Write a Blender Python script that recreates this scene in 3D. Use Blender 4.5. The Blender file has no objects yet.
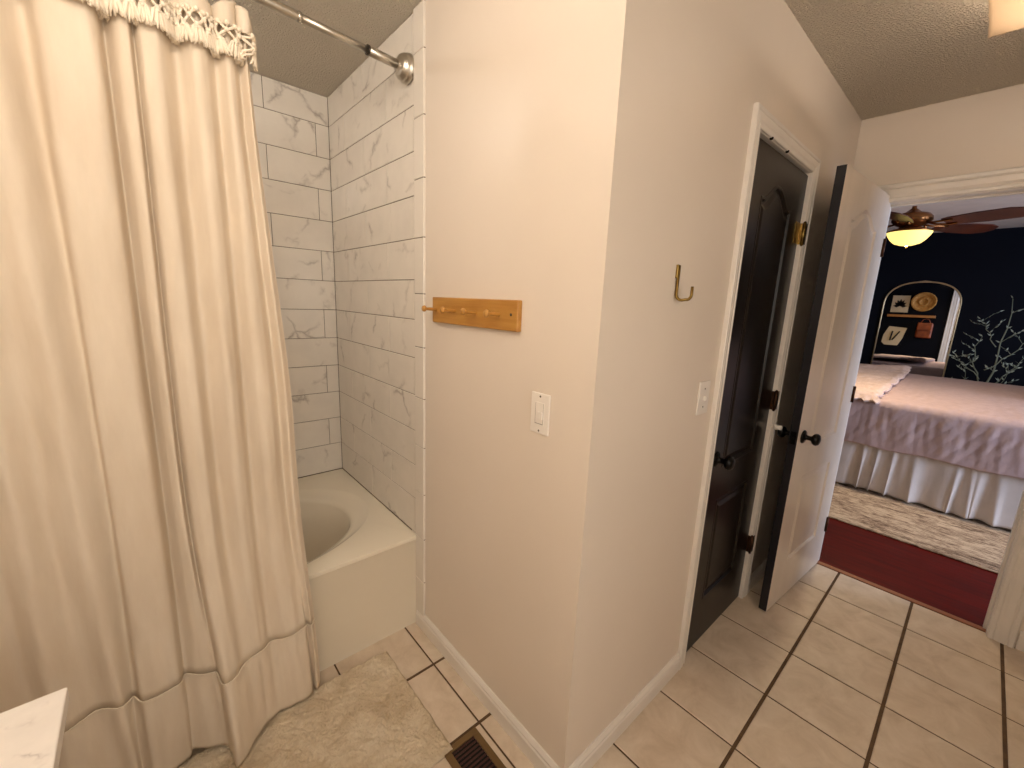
import bpy, bmesh, math, random
from mathutils import Matrix, Vector, noise
random.seed(7)
S = bpy.context.scene
COL = S.collection
PI = math.pi

# ------------------------------------------------------------------ camera
CAMH = 1.461
R0 = Vector((0.751231473644973, -0.6587662487890587, 0.04096708998201331))
R1 = Vector((-0.09808591147138356, -0.17280098797776142, -0.9800606983879815))
R2 = Vector((0.6527100634861014, 0.7322341483503093, -0.19442922880489946))
cd = bpy.data.cameras.new('camera'); cam = bpy.data.objects.new('camera', cd); COL.objects.link(cam)
mw = Matrix((R0, -R1, -R2)).transposed().to_4x4(); mw.translation = Vector((0, 0, CAMH))
cam.matrix_world = mw
cd.sensor_width = 36; cd.lens = 416.62 / 1024 * 36; cd.clip_start = .02; cd.clip_end = 100
S.camera = cam

# ------------------------------------------------------------------ world, exposure
W = bpy.data.worlds.new('world'); S.world = W; W.use_nodes = True
bg = W.node_tree.nodes['Background']
bg.inputs['Color'].default_value = (.95, .93, .9, 1); bg.inputs['Strength'].default_value = .6
vs = S.view_settings
vs.view_transform = 'Standard'; vs.look = 'None'; vs.gamma = 1; vs.use_curve_mapping = False
vs.exposure = 0.2

VANITY_W = 5.5      # each of three vanity bulbs
CEIL_W = 3.0
DOME_W = 9.0
TUB_W = 5.5
YNW = -1.15
BATHFILL_W = 15.0
FAN_W = 16.0
WIN_W = 85.0

def area(name, loc, target, sx, sy, power, color):
    l = bpy.data.lights.new(name, 'AREA'); l.shape = 'RECTANGLE'; l.size = sx; l.size_y = sy
    l.energy = power; l.color = color
    o = bpy.data.objects.new(name, l); COL.objects.link(o); o.location = loc
    o.rotation_euler = (Vector(target) - Vector(loc)).to_track_quat('-Z', 'Y').to_euler()
    return o
def point(name, loc, power, color, r=.04):
    l = bpy.data.lights.new(name, 'POINT'); l.energy = power; l.color = color; l.shadow_soft_size = r
    o = bpy.data.objects.new(name, l); COL.objects.link(o); o.location = loc
    return o
# daylight through the bedroom window (in the bedroom's -Y wall)
area('window_daylight', (3.95, -2.62, 1.35), (4.3, 0, 1.55), 1.5, 1.3, WIN_W, (.62, .74, 1))

# soft fill light added behind the viewer, through a made-up window opening
area('bathroom_fill', (.15, YNW - .14, 1.5), (.15, 1, 1.5), 1.15, 1.2, BATHFILL_W, (1, .91, .80))

# ------------------------------------------------------------------ helpers
def lin(c):
    return tuple(((v / 255) / 12.92 if v / 255 <= .04045 else ((v / 255 + .055) / 1.055) ** 2.4) for v in c)
class NT:
    def __init__(s, name):
        s.m = bpy.data.materials.new(name); s.m.use_nodes = True; s.t = s.m.node_tree; s.n = s.t.nodes
        s.b = s.n['Principled BSDF']; s.out = s.n['Material Output']
    def add(s, ty, **kw):
        n = s.n.new(ty)
        for k, v in kw.items():
            if k in n.inputs.keys(): n.inputs[k].default_value = v
            else: setattr(n, k, v)
        return n
    def link(s, a, b): s.t.links.new(a, b)
    def coord(s, kind='Object', scale=None):
        tc = s.add('ShaderNodeTexCoord'); o = tc.outputs[kind]
        if scale:
            mp = s.add('ShaderNodeMapping'); mp.inputs['Scale'].default_value = scale
            s.link(o, mp.inputs['Vector']); o = mp.outputs['Vector']
        return o
    def noise(s, vec, scale, detail=3, rough=.5, dist=0):
        n = s.add('ShaderNodeTexNoise'); n.inputs['Scale'].default_value = scale
        n.inputs['Detail'].default_value = detail; n.inputs['Roughness'].default_value = rough
        n.inputs['Distortion'].default_value = dist; s.link(vec, n.inputs['Vector']); return n
    def ramp(s, fac, stops):
        r = s.add('ShaderNodeValToRGB'); e = r.color_ramp.elements
        while len(e) < len(stops): e.new(.5)
        for i, (p, c) in enumerate(stops):
            e[i].position = p; e[i].color = (*c, 1) if len(c) == 3 else c
        s.link(fac, r.inputs['Fac']); return r.outputs['Color']
    def bump(s, h, strength, dist, normal=None):
        b = s.add('ShaderNodeBump'); b.inputs['Strength'].default_value = strength; b.inputs['Distance'].default_value = dist
        s.link(h, b.inputs['Height'])
        if normal: s.link(normal, b.inputs['Normal'])
        s.link(b.outputs['Normal'], s.b.inputs['Normal']); return b.outputs['Normal']

def mat(name, c, rough=.6, metal=0, var=None, vscale=6, bscale=None, bstr=.2, bdist=.002, coat=0, stretch=None, spec=.5):
    t = NT(name); c = lin(c)
    t.b.inputs['Roughness'].default_value = rough; t.b.inputs['Metallic'].default_value = metal
    t.b.inputs['Coat Weight'].default_value = coat; t.b.inputs['Specular IOR Level'].default_value = spec
    v = t.coord('Object', stretch)
    var = lin(var) if var else tuple(x * .92 for x in c)
    n = t.noise(v, vscale, 4, .6)
    t.link(t.ramp(n.outputs['Fac'], [(.35, var), (.65, c)]), t.b.inputs['Base Color'])
    if bscale:
        n2 = t.noise(v, bscale, 3, .6); t.bump(n2.outputs['Fac'], bstr, bdist)
    return t.m

M = {}
M['paint'] = mat('cream_wall_paint', (226, 213, 198), .38, bscale=140, bstr=.06, bdist=.001, vscale=2, var=(223, 210, 195), spec=.45)
M['trim'] = mat('white_trim_paint', (232, 224, 214), .3, bscale=60, bstr=.04, vscale=5)
M['door_white'] = mat('white_door_paint', (226, 214, 200), .32, bscale=90, bstr=.08, bdist=.001, stretch=(1, 1, .15))
M['door_dark'] = mat('dark_brown_door_paint', (22, 14, 9), .3, spec=.3, var=(15, 9, 6), bscale=90, bstr=.12, bdist=.001, stretch=(1, 1, .12))
M['door_edge'] = mat('near_black_door_edge_paint', (26, 22, 28), .4, bscale=60, bstr=.1)
M['black_metal'] = mat('black_metal', (12, 10, 10), .3, .6)
M['brass'] = mat('antique_brass', (150, 125, 70), .3, 1, var=(110, 85, 45), vscale=20)
M['bronze_hinge'] = mat('bronze_hinge', (70, 45, 30), .4, .8)
M['nickel'] = mat('brushed_nickel', (205, 198, 186), .34, 1, bscale=200, bstr=.05, bdist=.0005)
M['dark_joint'] = mat('dark_joint', (50, 40, 30), .5)
M['wood_rail'] = mat('golden_pine', (188, 138, 66), .4, var=(172, 118, 50), vscale=9, bscale=60, bstr=.08, stretch=(8, .6, 8))
M['plastic'] = mat('white_plastic', (238, 230, 220), .3)
M['plastic_shade'] = mat('pale_plastic_slot', (150, 140, 130), .5)
M['screw'] = mat('screw_metal', (120, 110, 95), .35, .9)
M['tub'] = mat('almond_acrylic', (232, 222, 202), .16, bscale=3, bstr=.02, vscale=2, var=(229, 219, 199), coat=.3)
M['grout'] = mat('brown_grout', (100, 76, 52), .9, var=(76, 56, 38), vscale=18, bscale=100, bstr=.3)
M['wall_grout'] = mat('brown_wall_grout', (98, 80, 62), .9)
M['vent'] = mat('bronze_register_paint', (118, 92, 58), .4, .3, var=(104, 80, 48))
M['vent_dark'] = mat('dark_louver', (62, 34, 26), .4, .3)
M['void'] = mat('dark_duct', (8, 6, 5), .9)
M['knot'] = mat('cotton_macrame_cord', (240, 226, 204), .9, bscale=400, bstr=.4, bdist=.001)
M['wood_floor'] = mat('mahogany_floor', (92, 10, 3), .4, var=(70, 6, 2), vscale=5, bscale=30, bstr=.1, stretch=(5, .6, 5), spec=.12)
M['threshold'] = mat('oak_threshold', (150, 92, 56), .4, stretch=(8, 1, 8))
M['navy'] = mat('navy_wall_paint', (12, 15, 25), .75, var=(11, 13, 22), vscale=2, spec=.12)
M['bed_ceiling'] = mat('bedroom_ceiling_paint', (240, 228, 214), .8, bscale=90, bstr=.5, bdist=.004)
M['skirt'] = mat('white_cotton_skirt', (225, 215, 208), .85, bscale=120, bstr=.15)
M['pillow'] = mat('pink_cotton', (226, 200, 188), .9, bscale=100, bstr=.3)
M['fan_wood'] = mat('dark_walnut_blade', (96, 42, 20), .35, var=(64, 24, 12), vscale=5, stretch=(1, 1, 1))
M['fan_metal'] = mat('antique_bronze', (150, 100, 58), .3, .9)
M['mirror_frame'] = mat('pale_brass_frame', (205, 180, 140), .35, .8)
M['shelf_wood'] = mat('oak_shelf', (190, 130, 70), .5, var=(150, 95, 45), stretch=(6, .8, 6))
M['straw'] = mat('woven_straw', (205, 155, 80), .7, var=(170, 115, 50), vscale=30)
M['leather'] = mat('tan_leather', (160, 80, 36), .45, var=(110, 48, 20), vscale=9)
M['paper'] = mat('ivory_paper', (225, 205, 170), .8)
M['ink'] = mat('dark_ink', (24, 14, 12), .7)
M['pot'] = mat('grey_stone_pot', (120, 112, 104), .8)
M['stem'] = mat('grey_green_stem', (120, 125, 105), .7)
M['leaf'] = mat('silvery_leaf', (165, 175, 160), .6)
M['cabinet'] = mat('white_cabinet_paint', (222, 214, 204), .4)
M['closet'] = mat('closet_wall', (60, 50, 42), .8)

def m_ceiling():
    t = NT('popcorn_ceiling'); v = t.coord('Object')
    t.b.inputs['Base Color'].default_value = (*lin((244, 232, 212)), 1); t.b.inputs['Roughness'].default_value = .7
    n = t.noise(v, 150, 2, .6); c_ = t.ramp(n.outputs['Fac'], [(.42, (0, 0, 0)), (.66, (1, 1, 1))])
    t.bump(c_, 1.0, .011)
    return t.m
M['ceiling'] = m_ceiling()

def m_marble(name, base, vein, vs_, rough, amount=.5, mode='UV'):
    t = NT(name); v = t.coord(mode)
    w = t.noise(v, 2.2 * vs_, 5, .6)
    mp = t.add('ShaderNodeVectorMath', operation='SCALE'); mp.inputs['Scale'].default_value = .42 / vs_
    t.link(w.outputs['Color'], mp.inputs[0])
    ad = t.add('ShaderNodeVectorMath', operation='ADD'); t.link(v, ad.inputs[0]); t.link(mp.outputs[0], ad.inputs[1])
    wv = t.add('ShaderNodeTexVoronoi', feature='DISTANCE_TO_EDGE'); wv.inputs['Scale'].default_value = 3.2 * vs_
    t.link(ad.outputs[0], wv.inputs['Vector'])
    line = t.ramp(wv.outputs['Distance'], [(0.0, (1, 1, 1)), (.018, (.5, .5, .5)), (.06, (0, 0, 0))])
    gate = t.noise(v, 4.5 * vs_, 3, .5)
    g = t.ramp(gate.outputs['Fac'], [(.50, (0, 0, 0)), (.66, (1, 1, 1))])
    mul = t.add('ShaderNodeMix', data_type='RGBA', blend_type='MULTIPLY'); mul.inputs[0].default_value = 1
    t.link(line, mul.inputs[6]); t.link(g, mul.inputs[7])
    cl = t.noise(v, 5 * vs_, 4, .6)
    b1 = t.ramp(cl.outputs['Fac'], [(.3, tuple(x * .93 for x in lin(base))), (.6, lin(base))])
    mx = t.add('ShaderNodeMix', data_type='RGBA'); 
    sc = t.add('ShaderNodeMath', operation='MULTIPLY'); t.link(mul.outputs[2], sc.inputs[0]); sc.inputs[1].default_value = amount
    t.link(sc.outputs[0], mx.inputs[0]); t.link(b1, mx.inputs[6]); mx.inputs[7].default_value = (*lin(vein), 1)
    t.link(mx.outputs[2], t.b.inputs['Base Color']); t.b.inputs['Roughness'].default_value = rough
    return t.m
M['marble'] = m_marble('marble_wall_tile', (232, 224, 212), (128, 112, 100), 1.3, .16, .6)
M['marble_top'] = m_marble('marble_counter', (238, 232, 226), (160, 150, 148), 4, .15, .5, 'Object')

def m_floor_tile():
    t = NT('beige_floor_tile'); v = t.coord('UV')
    n = t.noise(v, 9, 5, .65, .6)
    c = t.ramp(n.outputs['Fac'], [(.28, lin((192, 172, 148))), (.5, lin((208, 190, 168))), (.7, lin((218, 202, 182)))])
    t.link(c, t.b.inputs['Base Color'])
    n2 = t.noise(v, 26, 4, .6)
    t.link(t.ramp(n2.outputs['Fac'], [(.3, (.42,) * 3), (.7, (.62,) * 3)]), t.b.inputs['Roughness'])
    t.bump(n2.outputs['Fac'], .12, .002); return t.m
M['floor_tile'] = m_floor_tile()

def m_cloth(name, c, var, transl=.25, wscale=14, stretch=(1, 1, .25), wave=None, bstr=.25):
    t = NT(name); v = t.coord('Object', stretch)
    n = t.noise(v, wscale, 4, .6)
    col = t.ramp(n.outputs['Fac'], [(.3, lin(var)), (.7, lin(c))])
    t.link(col, t.b.inputs['Base Color']); t.b.inputs['Roughness'].default_value = .9
    t.b.inputs['Specular IOR Level'].default_value = .15
    n1 = t.add('ShaderNodeBump'); n1.inputs['Strength'].default_value = bstr; n1.inputs['Distance'].default_value = .01
    nn = t.noise(v, wscale * 1.3, 4, .6); t.link(nn.outputs['Fac'], n1.inputs['Height'])
    v2 = t.coord('Object'); n2 = t.noise(v2, 600, 2, .5)
    t.bump(n2.outputs['Fac'], .25, .0006, n1.outputs['Normal'])
    if transl:
        tr = t.add('ShaderNodeBsdfTranslucent'); t.link(col, tr.inputs['Color'])
        mx = t.add('ShaderNodeMixShader'); mx.inputs[0].default_value = transl
        t.link(t.b.outputs[0], mx.inputs[1]); t.link(tr.outputs[0], mx.inputs[2]); t.link(mx.outputs[0], t.out.inputs['Surface'])
    return t.m
M['curtain'] = m_cloth('cream_cotton_curtain', (238, 224, 204), (228, 212, 190), .15)
M['spread'] = m_cloth('mauve_linen', (205, 180, 176), (192, 166, 164), 0, 20, (1, 1, .6), bstr=.4)
M['throw'] = m_cloth('blush_quilt', (222, 200, 192), (205, 180, 172), 0, 26, (1, 1, 1), bstr=.6)

def m_mat():
    t = NT('shaggy_cotton_mat'); v = t.coord('Object')
    n = t.noise(v, 7, 6, .7, .8)
    t.link(t.ramp(n.outputs['Fac'], [(.3, lin((206, 184, 152))), (.5, lin((226, 208, 180))), (.7, lin((240, 226, 202)))]), t.b.inputs['Base Color'])
    t.b.inputs['Roughness'].default_value = 1; t.b.inputs['Specular IOR Level'].default_value = .1
    n2 = t.noise(v, 160, 5, .7); t.bump(n2.outputs['Fac'], 1, .008); return t.m
M['mat'] = m_mat()
def m_rug():
    t = NT('distressed_rug'); v = t.coord('Object', (3, .8, 1))
    n = t.noise(v, 2.6, 9, .8, 1.0); n3 = t.noise(v, 22, 6, .85)
    mx = t.add('ShaderNodeMath', operation='ADD'); t.link(n.outputs['Fac'], mx.inputs[0]); t.link(n3.outputs['Fac'], mx.inputs[1])
    hv = t.add('ShaderNodeMath', operation='MULTIPLY'); t.link(mx.outputs[0], hv.inputs[0]); hv.inputs[1].default_value = .5
    t.link(t.ramp(hv.outputs[0], [(.41, lin((78, 56, 40))), (.475, lin((146, 120, 96))), (.54, lin((204, 180, 150)))]), t.b.inputs['Base Color'])
    t.b.inputs['Roughness'].default_value = 1
    t.bump(n3.outputs['Fac'], .6, .004); return t.m
M['rug'] = m_rug()
def m_emit(name, c, strength, base=None):
    t = NT(name); t.b.inputs['Base Color'].default_value = (*(base or lin(c)), 1)
    t.b.inputs['Emission Color'].default_value = (*lin(c), 1); t.b.inputs['Emission Strength'].default_value = strength
    return t.m
M['bowl'] = m_emit('lit_amber_glass', (255, 222, 128), 1.3)
M['bulb'] = m_emit('lit_bulb_glass', (255, 225, 190), 2.0)
def m_shade():
    t = NT('frosted_glass_shade')
    t.b.inputs['Base Color'].default_value = (*lin((250, 236, 215)), 1); t.b.inputs['Roughness'].default_value = .25
    tr = t.add('ShaderNodeBsdfTranslucent'); tr.inputs['Color'].default_value = (*lin((252, 238, 218)), 1)
    mx = t.add('ShaderNodeMixShader'); mx.inputs[0].default_value = .5
    t.link(t.b.outputs[0], mx.inputs[1]); t.link(tr.outputs[0], mx.inputs[2]); t.link(mx.outputs[0], t.out.inputs['Surface'])
    return t.m
M['shade'] = m_shade()
def m_mirror():
    t = NT('mirror_glass'); t.b.inputs['Base Color'].default_value = (.88, .88, .88, 1)
    t.b.inputs['Metallic'].default_value = 1; t.b.inputs['Roughness'].default_value = .01; return t.m
M['mirror'] = m_mirror()
def m_glass():
    t = NT('window_glass'); t.b.inputs['Base Color'].default_value = (1, 1, 1, 1)
    t.b.inputs['Transmission Weight'].default_value = 1; t.b.inputs['Roughness'].default_value = 0; t.b.inputs['IOR'].default_value = 1.02
    return t.m
M['glass'] = m_glass()

def tag(o, label=None, cat=None, group=None, kind=None):
    if label: o['label'] = label
    if cat: o['category'] = cat
    if group: o['group'] = group
    if kind: o['kind'] = kind
    return o
def obj(name, bm, m, parent=None, smooth=False, uvs=None):
    me = bpy.data.meshes.new(name); bmesh.ops.recalc_face_normals(bm, faces=bm.faces) if not getattr(bm, 'keepn', False) and False else None
    bm.to_mesh(me); bm.free()
    for x in (m if isinstance(m, list) else [m]): me.materials.append(M[x])
    if smooth:
        for p in me.polygons: p.use_smooth = True
    o = bpy.data.objects.new(name, me); COL.objects.link(o)
    if parent: 
        o.parent = parent; o.matrix_parent_inverse = parent.matrix_world.inverted()
    return o
def empty(name, loc, label=None, cat=None, group=None, kind=None):
    o = bpy.data.objects.new(name, None); COL.objects.link(o); o.location = loc; o.empty_display_size = .05
    o.matrix_world = Matrix.Translation(loc)
    return tag(o, label, cat, group, kind)
def BM(): return bmesh.new()
def box(bm, x0, x1, y0, y1, z0, z1, bev=0, seg=2, mi=0):
    r = bmesh.ops.create_cube(bm, size=1)
    for v in r['verts']:
        v.co = Vector(((x0 + x1) / 2 + v.co.x * (x1 - x0), (y0 + y1) / 2 + v.co.y * (y1 - y0), (z0 + z1) / 2 + v.co.z * (z1 - z0)))
    fs = set(f for v in r['verts'] for f in v.link_faces)
    for f in fs: f.material_index = mi
    if bev:
        es = set(e for v in r['verts'] for e in v.link_edges)
        rr = bmesh.ops.bevel(bm, geom=list(es), offset=bev, segments=seg, profile=.5, affect='EDGES')
        for f in rr['faces']: f.material_index = mi
def frame_of(d):
    d = d.normalized(); a = Vector((0, 0, 1)) if abs(d.z) < .9 else Vector((1, 0, 0))
    u = d.cross(a).normalized(); return u, d.cross(u).normalized()
def tube(bm, pts, r, n=12, caps=True, mi=0):
    pts = [Vector(p) for p in pts]; rs = r if isinstance(r, (list, tuple)) else [r] * len(pts)
    rings = []; u = None
    for i, p in enumerate(pts):
        d = (pts[min(i + 1, len(pts) - 1)] - pts[max(i - 1, 0)]).normalized()
        if u is None: u, w = frame_of(d)
        else:
            u = (u - d * u.dot(d)).normalized(); w = d.cross(u)
        rings.append([bm.verts.new(p + (u * math.cos(2 * PI * k / n) + w * math.sin(2 * PI * k / n)) * rs[i]) for k in range(n)])
    for a, b in zip(rings, rings[1:]):
        for k in range(n):
            f = bm.faces.new((a[k], a[(k + 1) % n], b[(k + 1) % n], b[k])); f.smooth = True; f.material_index = mi
    if caps:
        for q in (list(reversed(rings[0])), rings[-1]):
            f = bm.faces.new(q); f.material_index = mi
def lathe(bm, prof, o, axis, n=32, mi=0):
    """prof: (radius, distance along axis)"""
    axis = Vector(axis).normalized(); u, w = frame_of(axis); o = Vector(o)
    rings = []
    for r, h in prof:
        if r < 1e-6: rings.append([bm.verts.new(o + axis * h)])
        else: rings.append([bm.verts.new(o + axis * h + (u * math.cos(2 * PI * k / n) + w * math.sin(2 * PI * k / n)) * r) for k in range(n)])
    for a, b in zip(rings, rings[1:]):
        for k in range(n):
            k2 = (k + 1) % n
            if len(a) == 1 and len(b) == 1: continue
            if len(a) == 1: f = bm.faces.new((a[0], b[k2], b[k]))
            elif len(b) == 1: f = bm.faces.new((a[k], a[k2], b[0]))
            else: f = bm.faces.new((a[k], a[k2], b[k2], b[k]))
            f.smooth = True; f.material_index = mi
def grid(bm, nu, nv, fn, mi=0, uvf=None):
    vs_ = [[bm.verts.new(fn(i / nu, j / nv)) for j in range(nv + 1)] for i in range(nu + 1)]
    uvl = bm.loops.layers.uv.verify() if uvf else None
    for i in range(nu):
        for j in range(nv):
            f = bm.faces.new((vs_[i][j], vs_[i + 1][j], vs_[i + 1][j + 1], vs_[i][j + 1])); f.smooth = True; f.material_index = mi
            if uvf:
                for l, (a, b) in zip(f.loops, ((i, j), (i + 1, j), (i + 1, j + 1), (i, j + 1))): l[uvl].uv = uvf(a / nu, b / nv)
def sphere(bm, c, r, sx=1, sy=1, sz=1, n=12):
    q = bmesh.ops.create_uvsphere(bm, u_segments=n, v_segments=max(6, n // 2 + 2), radius=r)
    for v in q['verts']:
        v.co = Vector((v.co.x * sx + c[0], v.co.y * sy + c[1], v.co.z * sz + c[2]))
        for f in v.link_faces: f.smooth = True
def sm(t): t = max(0, min(1, t)); return t * t * (3 - 2 * t)

# ------------------------------------------------------------------ key dimensions (metres)
XA, YB, XC, YT = .821, .614, 2.865, 2.43      # peg wall, closet wall, end wall, alcove back wall
XL, YN = -.70, -1.15                            # vanity wall, near wall
H = 2.44
XCB, XF = 2.985, 7.004                          # bedroom face of end wall, bedroom far wall
DY0, DY1, DZ = -.245, .455, 2.025               # bedroom doorway in end wall
CX0, CX1, CZ = 1.577, 2.195, 2.05               # closet doorway

# ------------------------------------------------------------------ walls
def wallbox(name, label, boxes, m, cat='wall'):
    b = BM()
    for q in boxes: box(b, *q)
    return tag(obj(name, b, m), label, cat, kind='structure')
wallbox('wall_center', 'cream painted wall with the wooden peg rail and rocker switch', [(XA, XA + .11, YB, 1.437, 0, H)], 'paint')
wallbox('wall_right', 'cream wall around the dark closet door and small brass hook',
        [(XA + .11, CX0, YB, YB + .11, 0, H), (CX1, XC, YB, YB + .11, 0, H), (CX0, CX1, YB, YB + .11, CZ, H)], 'paint')
wallbox('wall_end', 'pale wall over and beside the bedroom doorway',
        [(XC, XCB - .004, DY1, YB + .11, 0, H), (XC, XCB - .004, YN, DY0, 0, H), (XC, XCB - .004, DY0, DY1, DZ, H)], 'paint')
wallbox('wall_left', 'cream wall behind the vanity and tub end', [(XL - .1, XL, YN - .1, YT + .1, 0, H)], 'paint')
wallbox('wall_near', 'cream wall behind the viewer', [(XL, -.45, YN - .1, YN, 0, H), (.75, XC + .1, YN - .1, YN, 0, H), (-.45, .75, YN - .1, YN, 0, .88), (-.45, .75, YN - .1, YN, 2.12, H)], 'paint')
_w = bpy.data.objects.new('fill_window', None); COL.objects.link(_w); _w.location = (.15, YN, .88); _w.matrix_world = Matrix.Translation((.15, YN, .88))  # unseen window, added with its wall opening to let the fill light in
tag(_w, 'added white framed window behind the viewer, opening for the fill light', 'window', kind='structure')
_b = BM()
for q in ((-.45, .75, .88, .92), (-.45, .75, 2.08, 2.12), (-.45, -.41, .88, 2.12), (.71, .75, .88, 2.12), (-.45, .75, 1.485, 1.515)): box(_b, q[0], q[1], YN - .08, YN + .01, q[2], q[3], .003, 1)
obj('window_frame', _b, 'trim', _w)
wallbox('wall_closet', 'dim closet interior behind the dark closet door', [(XA + .11, XC, 1.3, 1.36, 0, H)], 'closet')
wallbox('ceiling', 'textured popcorn ceiling over bathroom and tub', [(XL - .1, XC + .06, YN - .1, YT + .1, H, H + .08)], 'ceiling', 'ceiling')
wallbox('ceiling_bedroom', 'pale bedroom ceiling seen through the doorway', [(XC + .06, XF + .1, -2.7, 2.7, H, H + .08)], 'bed_ceiling', 'ceiling')

# ------------------------------------------------------------------ tiled walls
def tilewall(name, label, P, rects, m=('wall_grout', 'marble'), th=.008, gap=.0013, backs=None):
    """P(u, v, h) -> point; rects (u0,u1,v0,v1)"""
    b = BM(); uvl = b.loops.layers.uv.verify()
    for q in rects:
        u0, u1, v0, v1 = q; g = gap; e = .0012
        ou, ov = random.uniform(0, 40), random.uniform(0, 40); fl = random.choice((1, -1))
        def vv(u, v, h): return b.verts.new(P(u, v, h))
        o = [(u0 + g, v0 + g), (u1 - g, v0 + g), (u1 - g, v1 - g), (u0 + g, v1 - g)]
        i = [(u0 + g + e, v0 + g + e), (u1 - g - e, v0 + g + e), (u1 - g - e, v1 - g - e), (u0 + g + e, v1 - g - e)]
        A = [vv(*p, 0) for p in o]; B = [vv(*p, th - e) for p in o]; C = [vv(*p, th) for p in i]
        fs = [b.faces.new(C)]
        for k in range(4):
            k2 = (k + 1) % 4
            fs += [b.faces.new((A[k], A[k2], B[k2], B[k])), b.faces.new((B[k], B[k2], C[k2], C[k]))]
        for f in fs: f.material_index = 1
        cs = {id(v): c for v, c in zip(A + B + C, o + o + i)}
        for f in fs:
            for l in f.loops:
                c = cs[id(l.vert)]; l[uvl].uv = (ou + fl * (c[0] - u0), ov + (c[1] - v0))
    for q in (backs or []):
        u0, u1, v0, v1 = q
        pts = [P(u, v, h) for h in (-.1, th - .0025) for (u, v) in ((u0, v0), (u1, v0), (u1, v1), (u0, v1))]
        V = [b.verts.new(p) for p in pts]
        for f in ((0, 1, 2, 3), (4, 5, 6, 7), (0, 1, 5, 4), (1, 2, 6, 5), (2, 3, 7, 6), (3, 0, 4, 7)): b.faces.new([V[k] for k in f])
    bmesh.ops.recalc_face_normals(b, faces=b.faces)
    return tag(obj(name, b, list(m)), label, 'wall', kind='structure')
Z0 = .600; PZ = .1548
rows = [(.436, Z0)] + [(Z0 + PZ * k, Z0 + PZ * (k + 1)) for k in range(11)] + [(Z0 + PZ * 11, H)]
def courses(u0, u1, a, par):
    out = []
    for k, (v0, v1) in enumerate(rows):
        off = a + (.2285 if (k + par) % 2 else 0)
        js = sorted(off + .457 * j for j in range(-8, 8)); js = [u0] + [j for j in js if u0 + .01 < j < u1 - .01] + [u1]
        out += [(p, q, v0, v1) for p, q in zip(js, js[1:])]
    return out
tilewall('wall_alcove_right', 'marble look tiled wall at the foot of the tub',
         lambda u, v, h: Vector((XA + .003 - h + .005, u, v)), courses(1.508, YT - .008, 1.984 - .457, 0) + [(1.508, 1.56, .0, .436)], backs=[(1.437, YT, 0, H)])
tilewall('wall_alcove_back', 'marble look tiled wall along the back of the tub',
         lambda u, v, h: Vector((u, YT - h, v)), courses(XL, XA, .5275, 0), backs=[(XL, XA + .1, .0, H)])
# bullnose column
b = BM(); zz = [0.0, .034] + [.237 + .2063 * k for k in range(11)] + [H]
zz = [0.0, .03] + [.237 + .2063 * k for k in range(10)] + [2.3, H]
for a, c in zip(zz, zz[1:]): box(b, .812, .826, 1.4375, 1.508, a + .001, c - .001, .0025, 2, 1)
box(b, .8155, .9, 1.4385, 1.5085, 0, H, 0, 1, 0)
tag(obj('trim_1', b, ['wall_grout', 'marble']), 'column of white bullnose tiles edging the shower wall', 'tile trim', kind='structure')

# ------------------------------------------------------------------ bathroom floor
PT = .3095; GX, GY = .757, .0195
def in_closet(x0, x1, y0, y1): return x0 > XA + .05 and y0 > YB + .05
b = BM(); uvl = b.loops.layers.uv.verify()
x_lo, x_hi, y_lo, y_hi = XL, 2.893, YN, YT
for i in range(-6, 9):
    for j in range(-5, 9):
        x0, x1 = GX + PT * i, GX + PT * (i + 1); y0, y1 = GY + PT * j, GY + PT * (j + 1)
        x0, x1, y0, y1 = max(x0, x_lo), min(x1, x_hi), max(y0, y_lo), min(y1, y_hi)
        if x1 - x0 < .02 or y1 - y0 < .02 or in_closet(x0, x1, y0, y1): continue
        g = .0032; gy = .0058; ou, ov = random.uniform(0, 50), random.uniform(0, 50)
        e = .003
        def Q(d, z): return [b.verts.new((p, q, z)) for p, q in ((x0 + g + d, y0 + gy + d), (x1 - g - d, y0 + gy + d), (x1 - g - d, y1 - gy - d), (x0 + g + d, y1 - gy - d))]
        A, B_, C = Q(0, -.008), Q(0, -.002), Q(e, 0)
        fs = [b.faces.new(C)]
        for k in range(4):
            k2 = (k + 1) % 4; fs += [b.faces.new((A[k], A[k2], B_[k2], B_[k])), b.faces.new((B_[k], B_[k2], C[k2], C[k]))]
        for f in fs:
            f.material_index = 1
            for l in f.loops: l[uvl].uv = (ou + l.vert.co.x - x0, ov + l.vert.co.y - y0)
box(b, x_lo - .1, x_hi, y_lo - .1, y_hi + .1, -.08, -.0028, 0, 1, 0)
tag(obj('floor', b, ['grout', 'floor_tile']), 'beige square ceramic floor tiles with dark brown grout', 'floor', kind='structure')
b = BM(); box(b, 2.905, XF + .1, -2.7, 2.7, -.08, -.002)
box(b, 2.893, 2.905, DY0, DY1, -.08, -.002)
tag(obj('floor_bedroom', b, 'wood_floor'), 'dark red mahogany wood floor of the bedroom', 'floor', kind='structure')
b = BM(); box(b, 2.893, 2.925, DY0, DY1, -.001, .004, .0015)
tag(obj('trim_2', b, 'threshold'), 'thin brown strip where tile floor meets red wood floor', 'threshold', kind='structure')

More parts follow.
